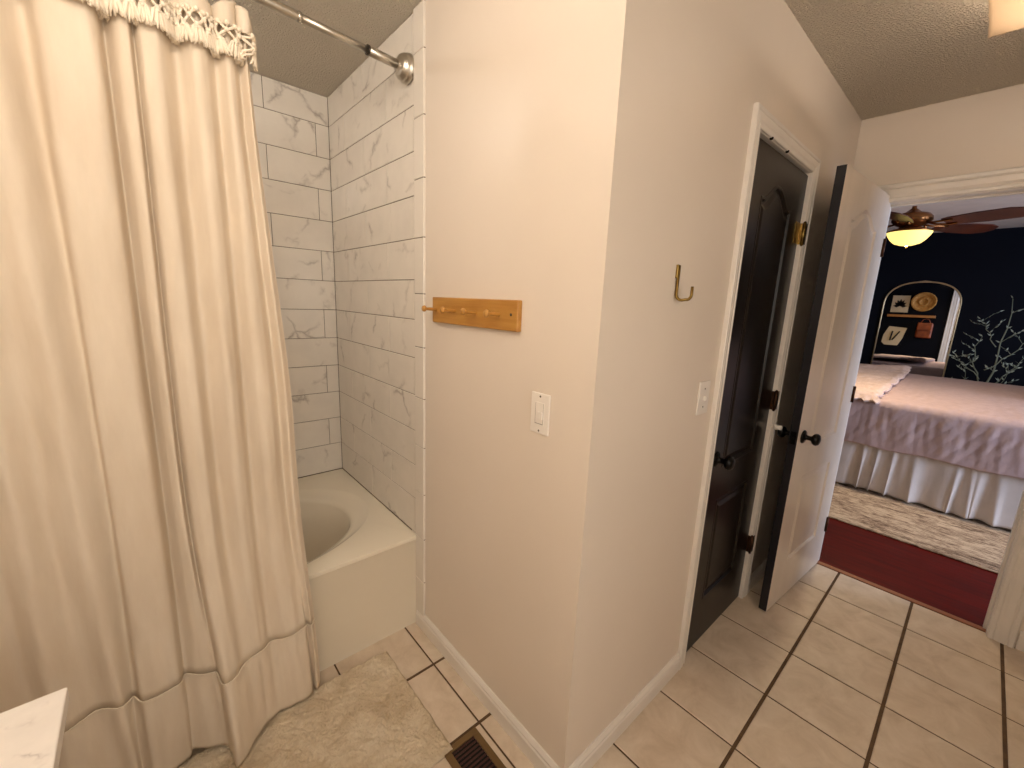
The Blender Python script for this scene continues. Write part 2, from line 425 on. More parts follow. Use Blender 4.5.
# ------------------------------------------------------------------ baseboards
def baseboard(name, label, pts, out, h=.078, m='trim'):
    """pts: polyline in plan, out: normal offset direction per segment handled by polyline left side"""
    prof = [(0.0, 0.0), (.014, 0.0), (.014, h - .026), (.011, h - .02), (.0115, h - .012), (.007, h - .005), (.004, h), (0, h)]
    b = BM(); P = [Vector(p) for p in pts]
    offs = []
    for i in range(len(P)):
        ns = []
        for a, c in ((i - 1, i), (i, i + 1)):
            if a >= 0 and c < len(P):
                d = (P[c] - P[a]).normalized(); ns.append(Vector((d.y, -d.x)) * out)
        n = sum(ns, Vector((0, 0))); n = n / (n.dot(ns[0]))if len(ns) > 1 else ns[0]
        offs.append(n)
    rows_ = [[b.verts.new((p.x + o.x * d, p.y + o.y * d, z)) for d, z in prof] for p, o in zip(P, offs)]
    for r1, r2 in zip(rows_, rows_[1:]):
        for k in range(len(prof) - 1): b.faces.new((r1[k], r1[k + 1], r2[k + 1], r2[k]))
    b.faces.new(rows_[0]); b.faces.new(rows_[-1]); bmesh.ops.recalc_face_normals(b, faces=b.faces)
    return tag(obj(name, b, m), label, 'baseboard', kind='structure')
baseboard('baseboard_center', 'white baseboard wrapping the corner below the peg rail', [(XA, 1.497), (XA, YB), (1.518, YB)], 1)
baseboard('baseboard_right', 'white baseboard in the gap behind the open door', [(2.252, YB), (XC, YB), (XC, .54)], 1)
baseboard('baseboard_end', 'white baseboard right of the bedroom doorway', [(XC, DY0 - .085), (XC, YN)], 1, .09)
baseboard('baseboard_left', 'white baseboard on the near wall', [(XC, YN), (-.15, YN)], 1)

# ------------------------------------------------------------------ casings
CPROF = [(-.004, 0), (-.004, .012), (.002, .015), (.012, .016), (.016, .012), (.022, .013), (.03, .017), (.052, .02), (.058, .0165), (.064, .021), (.076, .022), (.08, .018), (.08, 0)]
def casing(name, label, P, u0, u1, ztop, parent=None, wf=1, hf=1):
    """P(u, z, h): u along wall, h out of wall"""
    b = BM(); cols = []
    for o, h in CPROF:
        o, h = (o * wf if o > 0 else o * .5), h * hf
        cols.append([b.verts.new(P(*q, h)) for q in ((u0 - o, 0), (u0 - o, ztop + o), (u1 + o, ztop + o), (u1 + o, 0))])
    for c1, c2 in zip(cols, cols[1:]):
        for k in range(3): b.faces.new((c1[k], c1[k + 1], c2[k + 1], c2[k]))
    bmesh.ops.recalc_face_normals(b, faces=b.faces)
    return tag(obj(name, b, 'trim', parent), label, 'door casing', kind='structure')
casing('trim_3', 'white moulded casing around the dark closet door', lambda u, z, h: Vector((u, YB - h, z)), CX0, CX1, CZ, wf=.7, hf=.75)
casing('trim_4', 'white moulded casing of the bedroom doorway, bathroom side', lambda u, z, h: Vector((XC - h, u, z)), DY0, DY1, DZ)
casing('trim_5', 'white casing of the bedroom doorway seen in the arched mirror', lambda u, z, h: Vector((XCB + h, u, z)), DY0, DY1, DZ)
def jamb(name, label, boxes):
    b = BM()
    for q in boxes: box(b, *q, .001, 1)
    return tag(obj(name, b, 'trim'), label, 'door jamb', kind='structure')
jamb('trim_6', 'white jamb inside the closet doorway', [(CX0 - .006, CX0 + .002, YB - .002, YB + .115, 0, CZ), (CX1 - .002, CX1 + .006, YB - .002, YB + .115, 0, CZ), (CX0, CX1, YB - .002, YB + .115, CZ - .004, CZ + .006),
      (CX0, CX0 + .012, YB + .06, YB + .1, 0, CZ), (CX1 - .012, CX1, YB + .06, YB + .1, 0, CZ)])
jamb('trim_7', 'white jamb inside the bedroom doorway', [(XC - .003, XCB + .003, DY0 - .008, DY0 + .006, 0, DZ), (XC - .003, XCB + .003, DY1 - .006, DY1 + .008, 0, DZ), (XC - .003, XCB + .003, DY0, DY1, DZ - .006, DZ + .008),
      (2.915, 2.95, DY0, DY0 + .016, 0, DZ), (2.915, 2.95, DY1 - .016, DY1, 0, DZ), (2.915, 2.95, DY0, DY1, DZ - .016, DZ)])

# ------------------------------------------------------------------ doors
def outline(x0, x1, z0, z1, d, arch=.062, n=40, shoulder=.03):
    """panel outline inset by d; arch > 0 gives a camelback top whose shoulders sit at z1 - arch"""
    X0, X1 = x0 + d, x1 - d; pts = [(X0, z0 + d), (X1, z0 + d)]
    if not arch: return pts + [(X1, z1 - d), (X0, z1 - d)]
    zs = z1 - arch - d
    for k in range(n + 1):
        t = 1 - k / n; w = min(t, 1 - t)
        hgt = arch * sm((w - .07) / .40) ** .85 
        if w < .07: hgt = 0
        pts.append((X0 + (X1 - X0) * t, zs + hgt))
    return pts
def door_slab(parent, name, w, h, th, front, back, edge, panels, latch=True):
    """local: hinge edge at x=w, free edge x=0, front face y=0 (normal -y), back face y=th"""
    b = BM()
    for side, mi in ((0, 0), (1, 1)):
        yf = 0 if side == 0 else th; sg = 1 if side == 0 else -1
        loops = []
        outer = [(0, 0), (w, 0), (w, h), (0, h)]
        def ring(pts, y):
            vs_ = [b.verts.new((x, y, z)) for x, z in pts]
            es = [b.edges.new((vs_[k], vs_[(k + 1) % len(vs_)])) for k in range(len(vs_))]
            return vs_, es
        alle = ring(outer, yf)[1]; rings = []
        for p in panels:
            v0, e0 = ring(outline(*p, 0) if len(p) == 4 else outline(*p[:4], 0, arch=p[4]), yf); alle += e0; rings.append((p, v0))
        r = bmesh.ops.triangle_fill(b, edges=alle, use_beauty=True, normal=Vector((0, -sg, 0)))
        for f in r['geom']:
            if isinstance(f, bmesh.types.BMFace): f.material_index = mi
        for p, v0 in rings:
            prev = v0
            for d, dep in ((.003, -.0015), (.010, -.0015), (.016, .007), (.024, .007), (.040, .0015), (.044, .001)):
                pts = outline(*p[:4], d, arch=p[4]) if len(p) > 4 else outline(*p[:4], d, arch=.062)
                cur = [b.verts.new((x, yf + sg * dep, z)) for x, z in pts]
                for k in range(len(cur)):
                    k2 = (k + 1) % len(cur)
                    f = b.faces.new((prev[k], prev[k2], cur[k2], cur[k])); f.material_index = mi
                prev = cur
            es = [b.edges.get((prev[k], prev[(k + 1) % len(prev)])) for k in range(len(prev))]
            r = bmesh.ops.triangle_fill(b, edges=es, use_beauty=True, normal=Vector((0, -sg, 0)))
            for f in r['geom']:
                if isinstance(f, bmesh.types.BMFace): f.material_index = mi
    c = [(0, 0), (w, 0), (w, h), (0, h)]
    for k in range(4):
        (x1, z1), (x2, z2) = c[k], c[(k + 1) % 4]
        f = b.faces.new([b.verts.new(q) for q in ((x1, 0, z1), (x2, 0, z2), (x2, th, z2), (x1, th, z1))]); f.material_index = 2
    bmesh.ops.recalc_face_normals(b, faces=b.faces)
    return obj(name, b, [front, back, edge], parent)
def knob(parent, o, axis, m='black_metal', name='door_knob'):
    b = BM(); lathe(b, [(0, 0), (.031, 0), (.032, .003), (.028, .008), (.014, .011), (.011, .016), (.0105, .03), (.014, .036), (.023, .041), (.0275, .049), (.0275, .056), (.022, .064), (.01, .068), (0, .0685)], o, axis, 28)
    return obj(name, b, m, parent)
# --- bedroom door, standing open (door_1)
A0, B0 = Vector((2.178, .487)), Vector((2.905, .435))
ang = math.atan2(B0.y - A0.y, B0.x - A0.x); DW = .715
d1 = empty('door_1', (A0.x, A0.y, 0), 'open bedroom door, white face with two panels, black knob and near-black edge', 'door', kind='structure')
pn = [(.157, .568, .825, 1.932, .062), (.157, .568, .215, .682, 0)]
def L1(x, y, z):   # local to world
    return Vector((A0.x + x * math.cos(ang) - y * math.sin(ang), A0.y + x * math.sin(ang) + y * math.cos(ang), z))
s = door_slab(None, 'door_slab', DW, 2.045, .035, 'door_white', 'door_dark', 'door_edge', pn)
parts = [s, knob(None, (.066, 0, .895), (0, -1, 0)), knob(None, (.066, .035, .895), (0, 1, 0))]
b = BM(); box(b, -.0015, .001, .006, .030, .865, .925, .0005, 1); lathe(b, [(0, .007), (.006, .006), (.0075, 0)], (-.0005, .018, .895), (-1, 0, 0), 12)
parts.append(obj('latch_plate', b, 'black_metal'))
for z in (.25, 1.03, 1.80):
    b = BM(); box(b, DW - .002, DW + .004, -.001, .03, z - .045, z + .045, .001, 1); tube(b, [(DW + .003, -.006, z - .045), (DW + .003, -.006, z + .045)], .006, 12)
    parts.append(obj('hinge', b, 'bronze_hinge'))
for o in parts:
    for v in o.data.vertices: v.co = L1(v.co.x, v.co.y, v.co.z + .008) - Vector((A0.x, A0.y, 0))
    o.parent = d1
# --- closet door, closed (door_2)
YD = .621
d2 = empty('door_2', (CX0 + .004, YD, 0), 'closed dark brown closet door with two panels and arched top panel', 'door', kind='structure')
w2 = CX1 - CX0 - .008
s = door_slab(None, 'door_slab', w2, 2.028, .035, 'door_dark', 'door_dark', 'door_dark',
              [(.130, w2 - .142, .825, 1.925, .062), (.130, w2 - .142, .215, .682, 0)])
for v in s.data.vertices: v.co.z += .008
s.parent = d2
k = knob(None, (.062, 0, .885), (0, -1, 0)); k.parent = d2
for z, mm in ((1.80, 'brass'), (1.055, 'bronze_hinge'), (.31, 'bronze_hinge')):
    b = BM(); X = w2 + .002
    tube(b, [(X, -.017, z - .046), (X, -.017, z + .046)], .0065, 14)
    for q in (-.0165, .0, .0165): lathe(b, [(.0070, -.0008), (.0070, .0008)], (X, -.017, z + q), (0, 0, 1), 14)
    lathe(b, [(0, .006), (.004, .004), (.0065, 0)], (X, -.017, z + .046), (0, 0, 1), 14)
    lathe(b, [(0, .006), (.004, .004), (.0065, 0)], (X, -.017, z - .046), (0, 0, -1), 14)
    if mm == 'brass': box(b, X - .062, X, -.003, .0, z - .044, z + .044, .0005, 1)
    box(b, X, X + .028, -.0215, -.019, z - .044, z + .044, .0005, 1); box(b, X, X + .003, -.0215, .001, z - .044, z + .044, .0005, 1)
    box(b, X - .002, X + .0005, -.012, .03, z - .044, z + .044)
    for q in (-.03, 0, .03): lathe(b, [(.004, 0), (.003, .001), (0, .001)], (X + .016 + .004 * (q == 0), -.0215, z + q), (0, -1, 0), 10)
    o = obj('hinge', b, mm); o.parent = d2
    if mm == 'brass': o['label'] = 'bright brass top hinge'
# bumper on casing
b = BM(); lathe(b, [(0, 0), (.013, 0), (.013, .012), (.011, .016), (.0115, .03), (.009, .034), (0, .035)], (2.226, YB - .015, .925), (0, -1, 0), 18)
tag(obj('door_bumper', b, 'plastic'), 'small round white bumper on the closet casing facing the open door', 'door stop')
# catches on the closet head jamb
for x in (1.69, 1.86):
    b = BM(); lathe(b, [(.007, 0), (.007, .003), (.004, .007), (0, .008)], (x, YB - .006, CZ), (0, 0, -1), 12)
    tag(obj('door_catch', b, 'black_metal'), 'tiny dark catch under the closet head jamb, %s of two' % ('left' if x < 1.75 else 'right'), 'door catch', 'catches above the closet door')

# ------------------------------------------------------------------ bathtub
tub = empty('bathtub', (.06, 1.96, 0), 'almond bathtub with oval basin behind the cream curtain', 'bathtub')
b = BM(); n = 128; cx, cy = .06, 1.945
def rect_pt(a, x0, x1, y0, y1):
    dx, dy = math.cos(a), math.sin(a); t = 1e9
    if dx > 1e-9: t = min(t, (x1 - cx) / dx)
    if dx < -1e-9: t = min(t, (x0 - cx) / dx)
    if dy > 1e-9: t = min(t, (y1 - cy) / dy)
    if dy < -1e-9: t = min(t, (y0 - cy) / dy)
    return cx + dx * t, cy + dy * t
angs = [2 * PI * k / n for k in range(n)]
corners = [math.atan2(y - cy, x - cx) % (2 * PI) for x in (XL + .002, XA - .0015) for y in (1.50, YT - .009)]
for c in corners:
    i = min(range(n), key=lambda k: abs((angs[k] - c + PI) % (2 * PI) - PI)); angs[i] = c
TZ = .434
rings = []
def rr(x0, x1, y0, y1, z): return [b.verts.new((*rect_pt(a, x0, x1, y0, y1), z)) for a in angs]
def er(ax, ay, z, dy=0): 
    return [b.verts.new((cx + ax * math.copysign(abs(math.cos(a)) ** .92, math.cos(a)), cy + dy + ay * math.copysign(abs(math.sin(a)) ** .92, math.sin(a)), z)) for a in angs]
x0, x1, y0, y1 = XL + .002, XA - .0015, 1.50, YT - .009
rings = [rr(x0, x1, y0 + .004, y1, 0), rr(x0, x1, y0 + .004, y1, .414), rr(x0, x1, y0 + .003, y1, .416), rr(x0, x1, y0, y1, .418), rr(x0, x1, y0, y1, TZ - .004), rr(x0, x1, y0 + .001, y1, TZ - .001), rr(x0 + .0005, x1 - .0005, y0 + .004, y1 - .001, TZ),
         er(.705, .412, TZ, .01), er(.698, .409, TZ - .002, .01), er(.680, .402, TZ - .010, .005), er(.635, .380, TZ - .022, 0), er(.617, .368, TZ - .027), er(.606, .36, TZ - .042), er(.585, .345, TZ - .12), er(.55, .32, TZ - .24), er(.50, .28, TZ - .31), er(.40, .21, TZ - .335), er(.15, .08, TZ - .34)]
for a, c in zip(rings, rings[1:]):
    for k in range(n):
        f = b.faces.new((a[k], a[(k + 1) % n], c[(k + 1) % n], c[k])); f.smooth = True
b.faces.new(rings[-1]); bmesh.ops.recalc_face_normals(b, faces=b.faces)
o = obj('tub_body', b, 'tub', tub)
md = o.modifiers.new('es', 'EDGE_SPLIT'); md.split_angle = math.radians(40)
b = BM(); lathe(b, [(.03, 0), (.028, .004), (.012, .005), (0, .003)], (-.42, cy, TZ - .341), (0, 0, 1), 24); obj('drain', b, 'nickel', tub)

# ------------------------------------------------------------------ shower rod
rod = empty('shower_rod', (XA - .005, 1.548, 2.268), 'brushed nickel tension rod with stepped round flange over the tub', 'shower rod')
RY, RZ = 1.548, 2.268; RY2 = 1.47
def rp(x): return Vector((x, RY + (x - .81) * .072, RZ + (x - .81) * -.002))
b = BM(); lathe(b, [(0, 0), (.047, 0), (.0485, .006), (.047, .014), (.043, .016), (.0435, .022), (.042, .028), (.038, .030), (.036, .036), (.028, .041), (.016, .043), (.015, .046), (0, .046)], rp(.8145), (-1, -.07, 0), 48)
o = obj('wall_flange', b, 'nickel', rod)
b = BM(); tube(b, [rp(.779), rp(.765)], .0105, 20); obj('dark_collar', b, 'dark_joint', rod)
b = BM(); tube(b, [rp(.662), rp(.656)], .0155, 20); obj('dark_collar', b, 'dark_joint', rod)
b = BM(); tube(b, [rp(.766), rp(.66)], .0150, 24); obj('end_sleeve', b, 'nickel', rod)
b = BM(); tube(b, [rp(.657), rp(.44)], .0112, 24); obj('inner_tube', b, 'nickel', rod)
b = BM(); tube(b, [rp(.445), rp(.43), rp(XL + .03)], .0132, 24); tube(b, [rp(.447), rp(.437)], .0146, 24); obj('outer_tube', b, 'nickel', rod)
b = BM(); lathe(b, [(0, 0), (.047, 0), (.047, .009), (.04, .02), (.026, .031), (.015, .036), (0, .036)], rp(XL + .001), (1, .07, 0), 32); obj('wall_flange', b, 'nickel', rod)

# ------------------------------------------------------------------ shower curtain
TOP = [(-.70, 1.47), (-.64, 1.43), (-.58, 1.49), (-.52, 1.43), (-.46, 1.49), (-.40, 1.43), (-.34, 1.485), (-.28, 1.44), (-.22, 1.435), (-.17, 1.44), (-.13, 1.485), (-.10, 1.44), (-.05, 1.43), (-.014, 1.445), (0, 1.49), (.02, 1.45), (.042, 1.445), (.052, 1.475), (.065, 1.44), (.095, 1.435), (.13, 1.48), (.165, 1.44), (.19, 1.447), (.214, 1.48), (.235, 1.45), (.25, 1.455), (.267, 1.48), (.28, 1.45), (.285, 1.455), (.292, 1.475)]
MID = [(-.70, 1.46), (-.63, 1.42), (-.56, 1.475), (-.50, 1.42), (-.44, 1.475), (-.38, 1.425), (-.32, 1.47), (-.27, 1.435), (-.225, 1.465), (-.17, 1.425), (-.118, 1.462), (-.103, 1.425), (-.055, 1.412), (-.02, 1.42), (-.003, 1.475), (.018, 1.44), (.034, 1.428), (.044, 1.458), (.058, 1.425), (.095, 1.415), (.125, 1.458), (.165, 1.42), (.19, 1.43), (.213, 1.462), (.245, 1.425), (.275, 1.432), (.302, 1.458), (.318, 1.432), (.329, 1.438), (.342, 1.455)]
BOT = [(-.70, 1.45), (-.62, 1.41), (-.55, 1.455), (-.48, 1.41), (-.42, 1.455), (-.36, 1.40), (-.31, 1.445), (-.26, 1.41), (-.19, 1.44), (-.14, 1.415), (-.125, 1.43), (-.10, 1.39), (-.06, 1.395), (-.02, 1.405), (-.008, 1.42), (.03, 1.39), (.066, 1.378), (.079, 1.35), (.085, 1.285), (.112, 1.30), (.142, 1.334), (.18, 1.37), (.20, 1.382), (.227, 1.394), (.26, 1.391), (.30, 1.387), (.334, 1.397), (.344, 1.425), (.352, 1.400), (.372, 1.43)]
NC = len(TOP) - 1
def cr(P, t):
    i = min(int(t), NC - 1); f = t - i
    p0, p1, p2, p3 = P[max(i - 1, 0)], P[i], P[i + 1], P[min(i + 2, NC)]
    return [.5 * (2 * p1[k] + (p2[k] - p0[k]) * f + (2 * p0[k] - 5 * p1[k] + 4 * p2[k] - p3[k]) * f * f + (-p0[k] + 3 * p1[k] - 3 * p2[k] + p3[k]) * f ** 3) for k in (0, 1)]
def cpos(u, z):
    t = u * NC; a, m_, c = cr(TOP, t), cr(MID, t), cr(BOT, t)
    if z > 1.0: w = sm((z - 1.0) / 1.15); x, y = a[0] * w + m_[0] * (1 - w), a[1] * w + m_[1] * (1 - w)
    else: w = sm((1.0 - z) / 1.0) ** 1.3; x, y = c[0] * w + m_[0] * (1 - w), c[1] * w + m_[1] * (1 - w)
    # soft creases
    y += .008 * (noise.noise(Vector((x * 9, z * 1.6, 3.1)))) + .004 * noise.noise(Vector((x * 28 + z * 3, z * 4, 7))) + .0015 * noise.noise(Vector((x * 60, z * 14, 2)))
    return Vector((x, y, z))
def cnorm(u, z):
    d = cpos(min(u + .002, 1), z) - cpos(max(u - .002, 0), z); n = Vector((d.y, -d.x, 0))
    return n.normalized()
HK = [.262, .105, -.045, -.20, -.35, -.5, -.64]
def hooked(x): return max(math.exp(-((x - h) / .022) ** 2) for h in HK)
HX = 2.175
cur = empty('shower_curtain', (-.2, 1.44, 0), 'full length cream cotton curtain with macrame fringe across the tub', 'shower curtain')
ZS = .305   # flounce seam
def body(u, v):
    z = ZS + (HX - ZS) * v; p = cpos(u, z)
    if v < .12: p += cnorm(u, z) * (.0018 * (1 - v / .12) * sm(v / .02) * math.sin(u * 190))
    return p
b = BM(); grid(b, 520, 70, body); o = obj('panel', b, 'curtain', cur, True); sd = o.modifiers.new('t', 'SOLIDIFY'); sd.thickness = .0012
# flounce below the seam
def flounce(u, v):
    z = .034 + (ZS - .034) * v; p = cpos(u, z)
    k = 1 - v; g = math.sin(u * 150 + 2 * noise.noise(Vector((u * 20, 0, 0)))) * .004 * (1 - .5 * k) * (1 if v > .3 else v / .3)
    z_h = .010 * noise.noise(Vector((u * 9, 5, 1))) * k
    p = p + cnorm(u, z) * (g * .5 * sm((1 - v) * 4) + 0); p.z += z_h
    return p
b = BM(); grid(b, 520, 24, flounce); o = obj('hem_flounce', b, 'curtain', cur, True); sd = o.modifiers.new('t', 'SOLIDIFY'); sd.thickness = .0012
b = BM()
tube(b, [cpos(i / 400, ZS) + cnorm(i / 400, ZS) * .0022 + Vector((0, 0, .001 * math.sin(i * 1.9))) for i in range(401)], .0017, 6)
obj('seam_tape', b, 'knot', cur)
b = BM()
tube(b, [cpos(1, z * .02 + .04) + Vector((-.002, -.002, .0)) for z in range(0, 107)], .0022, 6); obj('side_hem', b, 'curtain', cur)
# header
def ztop(x): return 2.168 + .052 * hooked(x)
def header(u, v):
    p0 = cpos(u, HX - .03); zt = ztop(p0.x); z = (HX - .03) * (1 - v) + zt * v
    q = cpos(u, z); h = hooked(p0.x)
    q += Vector((0, -.014 * (1 - h) * sm(v) + .02 * h * v, 0)); q.z = z
    q.y -= .004
    return q
b = BM(); grid(b, 520, 10, header); o = obj('header', b, 'curtain', cur, True); sd = o.modifiers.new('t', 'SOLIDIFY'); sd.thickness = .003
# rolled droop between hooks
def flap(u, v):
    z = 2.185 - .055 * v; p = cpos(u, z); h = hooked(p.x); p += cnorm(u, z) * (.009 + .005 * math.sin(v * PI) * (1 - h)) ; p.z = z + .022 * h * (1 - v) - .012 * (1 - h) * (1 - v)
    return p
b = BM(); grid(b, 520, 8, flap); o = obj('valance', b, 'curtain', cur, True); sd = o.modifiers.new('t', 'SOLIDIFY'); sd.thickness = .002
# macrame: equal arc length
ARC = [0]; 
for i in range(1, 1201): ARC.append(ARC[-1] + (cpos(i / 1200, 2.12) - cpos((i - 1) / 1200, 2.12)).length)
def u_at(s_):
    lo, hi = 0, 1200
    while hi - lo > 1:
        m_ = (lo + hi) // 2
        if ARC[m_] < s_: lo = m_
        else: hi = m_
    return (lo + (s_ - ARC[lo]) / max(1e-9, ARC[hi] - ARC[lo])) / 1200
TOT = ARC[-1]; NT_ = 92; st = TOT / NT_
def fp(s_, z, off=.022):
    off *= .7
    u = u_at(max(0, min(TOT, s_))); return cpos(u, z) + cnorm(u, z) * off
b = BM()
for i in range(NT_):
    s0 = (i + .5) * st
    for a, c in ((0, .5), (0, -.5)):
        tube(b, [fp(s0, 2.136, .017), fp(s0 + st * c * .5, 2.127, .022), fp(s0 + st * c, 2.118)], .0034, 6)
        tube(b, [fp(s0 + st * c, 2.118), fp(s0 + st * c * .4, 2.108, .022), fp(s0, 2.102)], .0034, 6)
        tube(b, [fp(s0 + st * c, 2.138, .017), fp(s0 + st * c, 2.118)], .0028, 5)
    for s_, z in ((s0, 2.135), (s0 + st / 2, 2.118), (s0, 2.102), (s0 + st / 2, 2.134)):
        p = fp(s_, z, .023); sphere(b, p, .0062, n=8)
obj('macrame_net', b, 'knot', cur)
for i in range(NT_):
    s0 = (i + .5) * st; b = BM(); rnd = random.Random(i)
    for k in range(11):
        a = (k - 5) / 5
        dz = rnd.uniform(-.004, .004)
        pts = [fp(s0, 2.104, .022)]
        for q in range(1, 5):
            f = q / 4
            pts.append(fp(s0 + a * st * (.24 + .36 * f), 2.106 - (.046 + dz) * f, .020 + .005 * math.sin(k * 2.1) * f + .003))
        tube(b, pts, [.0022, .0030, .0034, .0032, .0018], 5)
    tube(b, [fp(s0, 2.098, .024) + Vector((-.001, 0, 0)), fp(s0, 2.092, .024)], .0048, 8)
    obj('tassel', b, 'knot', cur)
# hooks
for i, x in enumerate(HK[:4]):
    p = rp(x); b = BM(); pts = []
    for k in range(17):
        a = -PI * .35 + k / 16 * PI * 1.55
        pts.append(p + Vector((0, .021 * math.cos(a), .006 + .021 * math.sin(a))))
    pts = [Vector((x, 1.455, 2.205)), Vector((x, 1.452, 2.225)), Vector((x, p.y - .03, 2.24))] + [p + Vector((0, -.021 * math.cos(a), .004 + .019 * math.sin(a))) for a in [(-.3 + .14 * j) for j in range(20)]]
    tube(b, pts, .0015, 8)
    o = obj('curtain_hook', b, 'nickel')
    tag(o, ['thin wire hook at the right end peak of the curtain', 'thin wire hook, second from the curtain\'s right end', 'thin wire hook, third from the curtain\'s right end', 'thin wire hook, fourth from the curtain\'s right end'][i], 'curtain hook', 'curtain hooks on the rod')

# ------------------------------------------------------------------ peg rail
pr = empty('peg_rail', (XA, 1.14, 1.42), 'golden pine rail with four round pegs on the cream wall', 'peg rail')
b = BM(); box(b, XA - .018, XA, .890, 1.356, 1.375, 1.465, .003, 2); obj('board', b, 'wood_rail', pr)
for y in (1.331, 1.209, 1.090, .972):
    b = BM(); lathe(b, [(.006, 0), (.0058, .03), (.005, .036), (.0052, .041), (.010, .045), (.0115, .049), (.009, .0545), (0, .056)], (XA - .017, y, 1.421), (-1, .0, .05), 20)
    obj('peg', b, 'wood_rail', pr)
b = BM(); lathe(b, [(.0045, 0), (.004, .0012), (0, .0008)], (XA - .018, .918, 1.423), (-1, 0, 0), 12); obj('screw', b, 'dark_joint', pr)

# ------------------------------------------------------------------ switches
sw = empty('light_switch', (XA, .793, 1.155), 'white rocker dimmer switch on the wall below the peg rail', 'light switch')
b = BM(); box(b, XA - .006, XA, .757, .829, 1.096, 1.213, .0025, 3); obj('plate', b, 'plastic', sw)
b = BM(); box(b, XA - .0075, XA - .005, .7755, .8105, 1.122, 1.187, .0006, 1); obj('frame', b, 'plastic', sw)
b = BM(); box(b, XA - .0078, XA - .0065, .777, .809, 1.1245, 1.1265); box(b, XA - .0078, XA - .0065, .777, .778, 1.1245, 1.185); box(b, XA - .0078, XA - .0065, .8075, .8085, 1.1245, 1.185); obj('slot', b, 'plastic_shade', sw)
b = BM(); box(b, XA - .0125, XA - .006, .779, .796, 1.139, 1.160, .001, 2); obj('rocker', b, 'plastic', sw)
for z in (1.105, 1.204):
    b = BM(); lathe(b, [(.0032, 0), (.0026, .0012), (0, .001)], (XA - .006, .793, z), (-1, 0, 0), 12); obj('screw', b, 'screw', sw)
sw = empty('light_switch', (1.44, YB, 1.16), 'white toggle switch beside the dark closet door', 'light switch')
b = BM(); box(b, 1.392, 1.470, YB - .006, YB, 1.104, 1.22, .0025, 3); obj('plate', b, 'plastic', sw)
b = BM(); box(b, 1.426, 1.436, YB - .017, YB - .004, 1.154, 1.166, .0015, 2); obj('toggle', b, 'plastic', sw)
for z in (1.13, 1.194):
    b = BM(); lathe(b, [(.0032, 0), (.0026, .0012), (0, .001)], (1.431, YB - .006, z), (0, -1, 0), 12); obj('screw', b, 'screw', sw)

# ------------------------------------------------------------------ wall hook
b = BM(); X = 1.155
pts = [(X, YB - .007, 1.580), (X, YB - .007, 1.51)]
for k in range(7):
    a = k / 6 * PI / 2; pts.append((X + .003 * k / 6, YB - .007 - .016 * (1 - math.cos(a)), 1.50 - .016 * math.sin(a)))
pts.append((X + .006, YB - .034, 1.486))
for k in range(7):
    a = k / 6 * PI / 2; pts.append((X + .008, YB - .036 - .012 * math.sin(a), 1.500 - .014 * math.cos(a)))
pts.append((X + .008, YB - .048, 1.522))
tube(b, pts, .0042, 12); box(b, X - .005, X + .005, YB - .006, YB, 1.545, 1.582, .001, 1)
tag(obj('wall_hook', b, 'brass'), 'small J shaped brass hook on the wall left of the closet door', 'wall hook')

# ------------------------------------------------------------------ bath mat
def matz(x, y): return .012 + .007 * noise.noise(Vector((x * 22, y * 22, 0))) + .005 * noise.noise(Vector((x * 60, y * 60, 4))) + .004 * noise.noise(Vector((x * 140, y * 140, 9)))
def matf(u, v):
    x = -.14 + .775 * u; y = .925 + .505 * v
    x += .003 * noise.noise(Vector((0, y * 18, 2))) * (1 if u > .5 else -1); y += .003 * noise.noise(Vector((x * 18, 0, 8)))
    e = min(u * .775, (1 - u) * .775, v * .505, (1 - v) * .505); k = sm(e / .012 + .12)
    if u > .985: x += .0
    return Vector((x, y, .002 + matz(x, y) * k + .004 * k))
b = BM(); grid(b, 330, 215, matf)
o = obj('bath_mat', b, 'mat', None, True); sd = o.modifiers.new('t', 'SOLIDIFY'); sd.thickness = .002
tag(o, 'cream shaggy cotton mat on the tiles in front of the tub', 'bath mat')

# ------------------------------------------------------------------ floor register
fr = empty('floor_register', (.665, .78, 0), 'brown metal floor register beside the bath mat', 'floor vent')
vx0, vx1, vy0, vy1 = .6, .733, .635, .94
b = BM(); ox = (vx0, vx1); 
for q in ((vx0, vx1, vy1 - .02, vy1), (vx0, vx1, vy0, vy0 + .02), (vx0, vx0 + .023, vy0 + .02, vy1 - .02), (vx1 - .023, vx1, vy0 + .02, vy1 - .02)):
    box(b, *q, .0005, .006, .0015, 2)
obj('frame', b, 'vent', fr)
b = BM(); box(b, vx0 + .02, vx1 - .02, vy0 + .018, vy1 - .018, .0003, .0012); obj('duct_screen', b, 'void', fr)
y = vy1 - .026
while y > vy0 + .025:
    b = BM(); q = bmesh.ops.create_cube(b, size=1)
    R = Matrix.Rotation(.5, 3, 'X')
    for v in q['verts']: v.co = R @ Vector((v.co.x * (vx1 - vx0 - .044), v.co.y * .0062, v.co.z * .0012)) + Vector(((vx0 + vx1) / 2, y, .0038))
    obj('louver', b, 'vent_dark', fr); y -= .0135

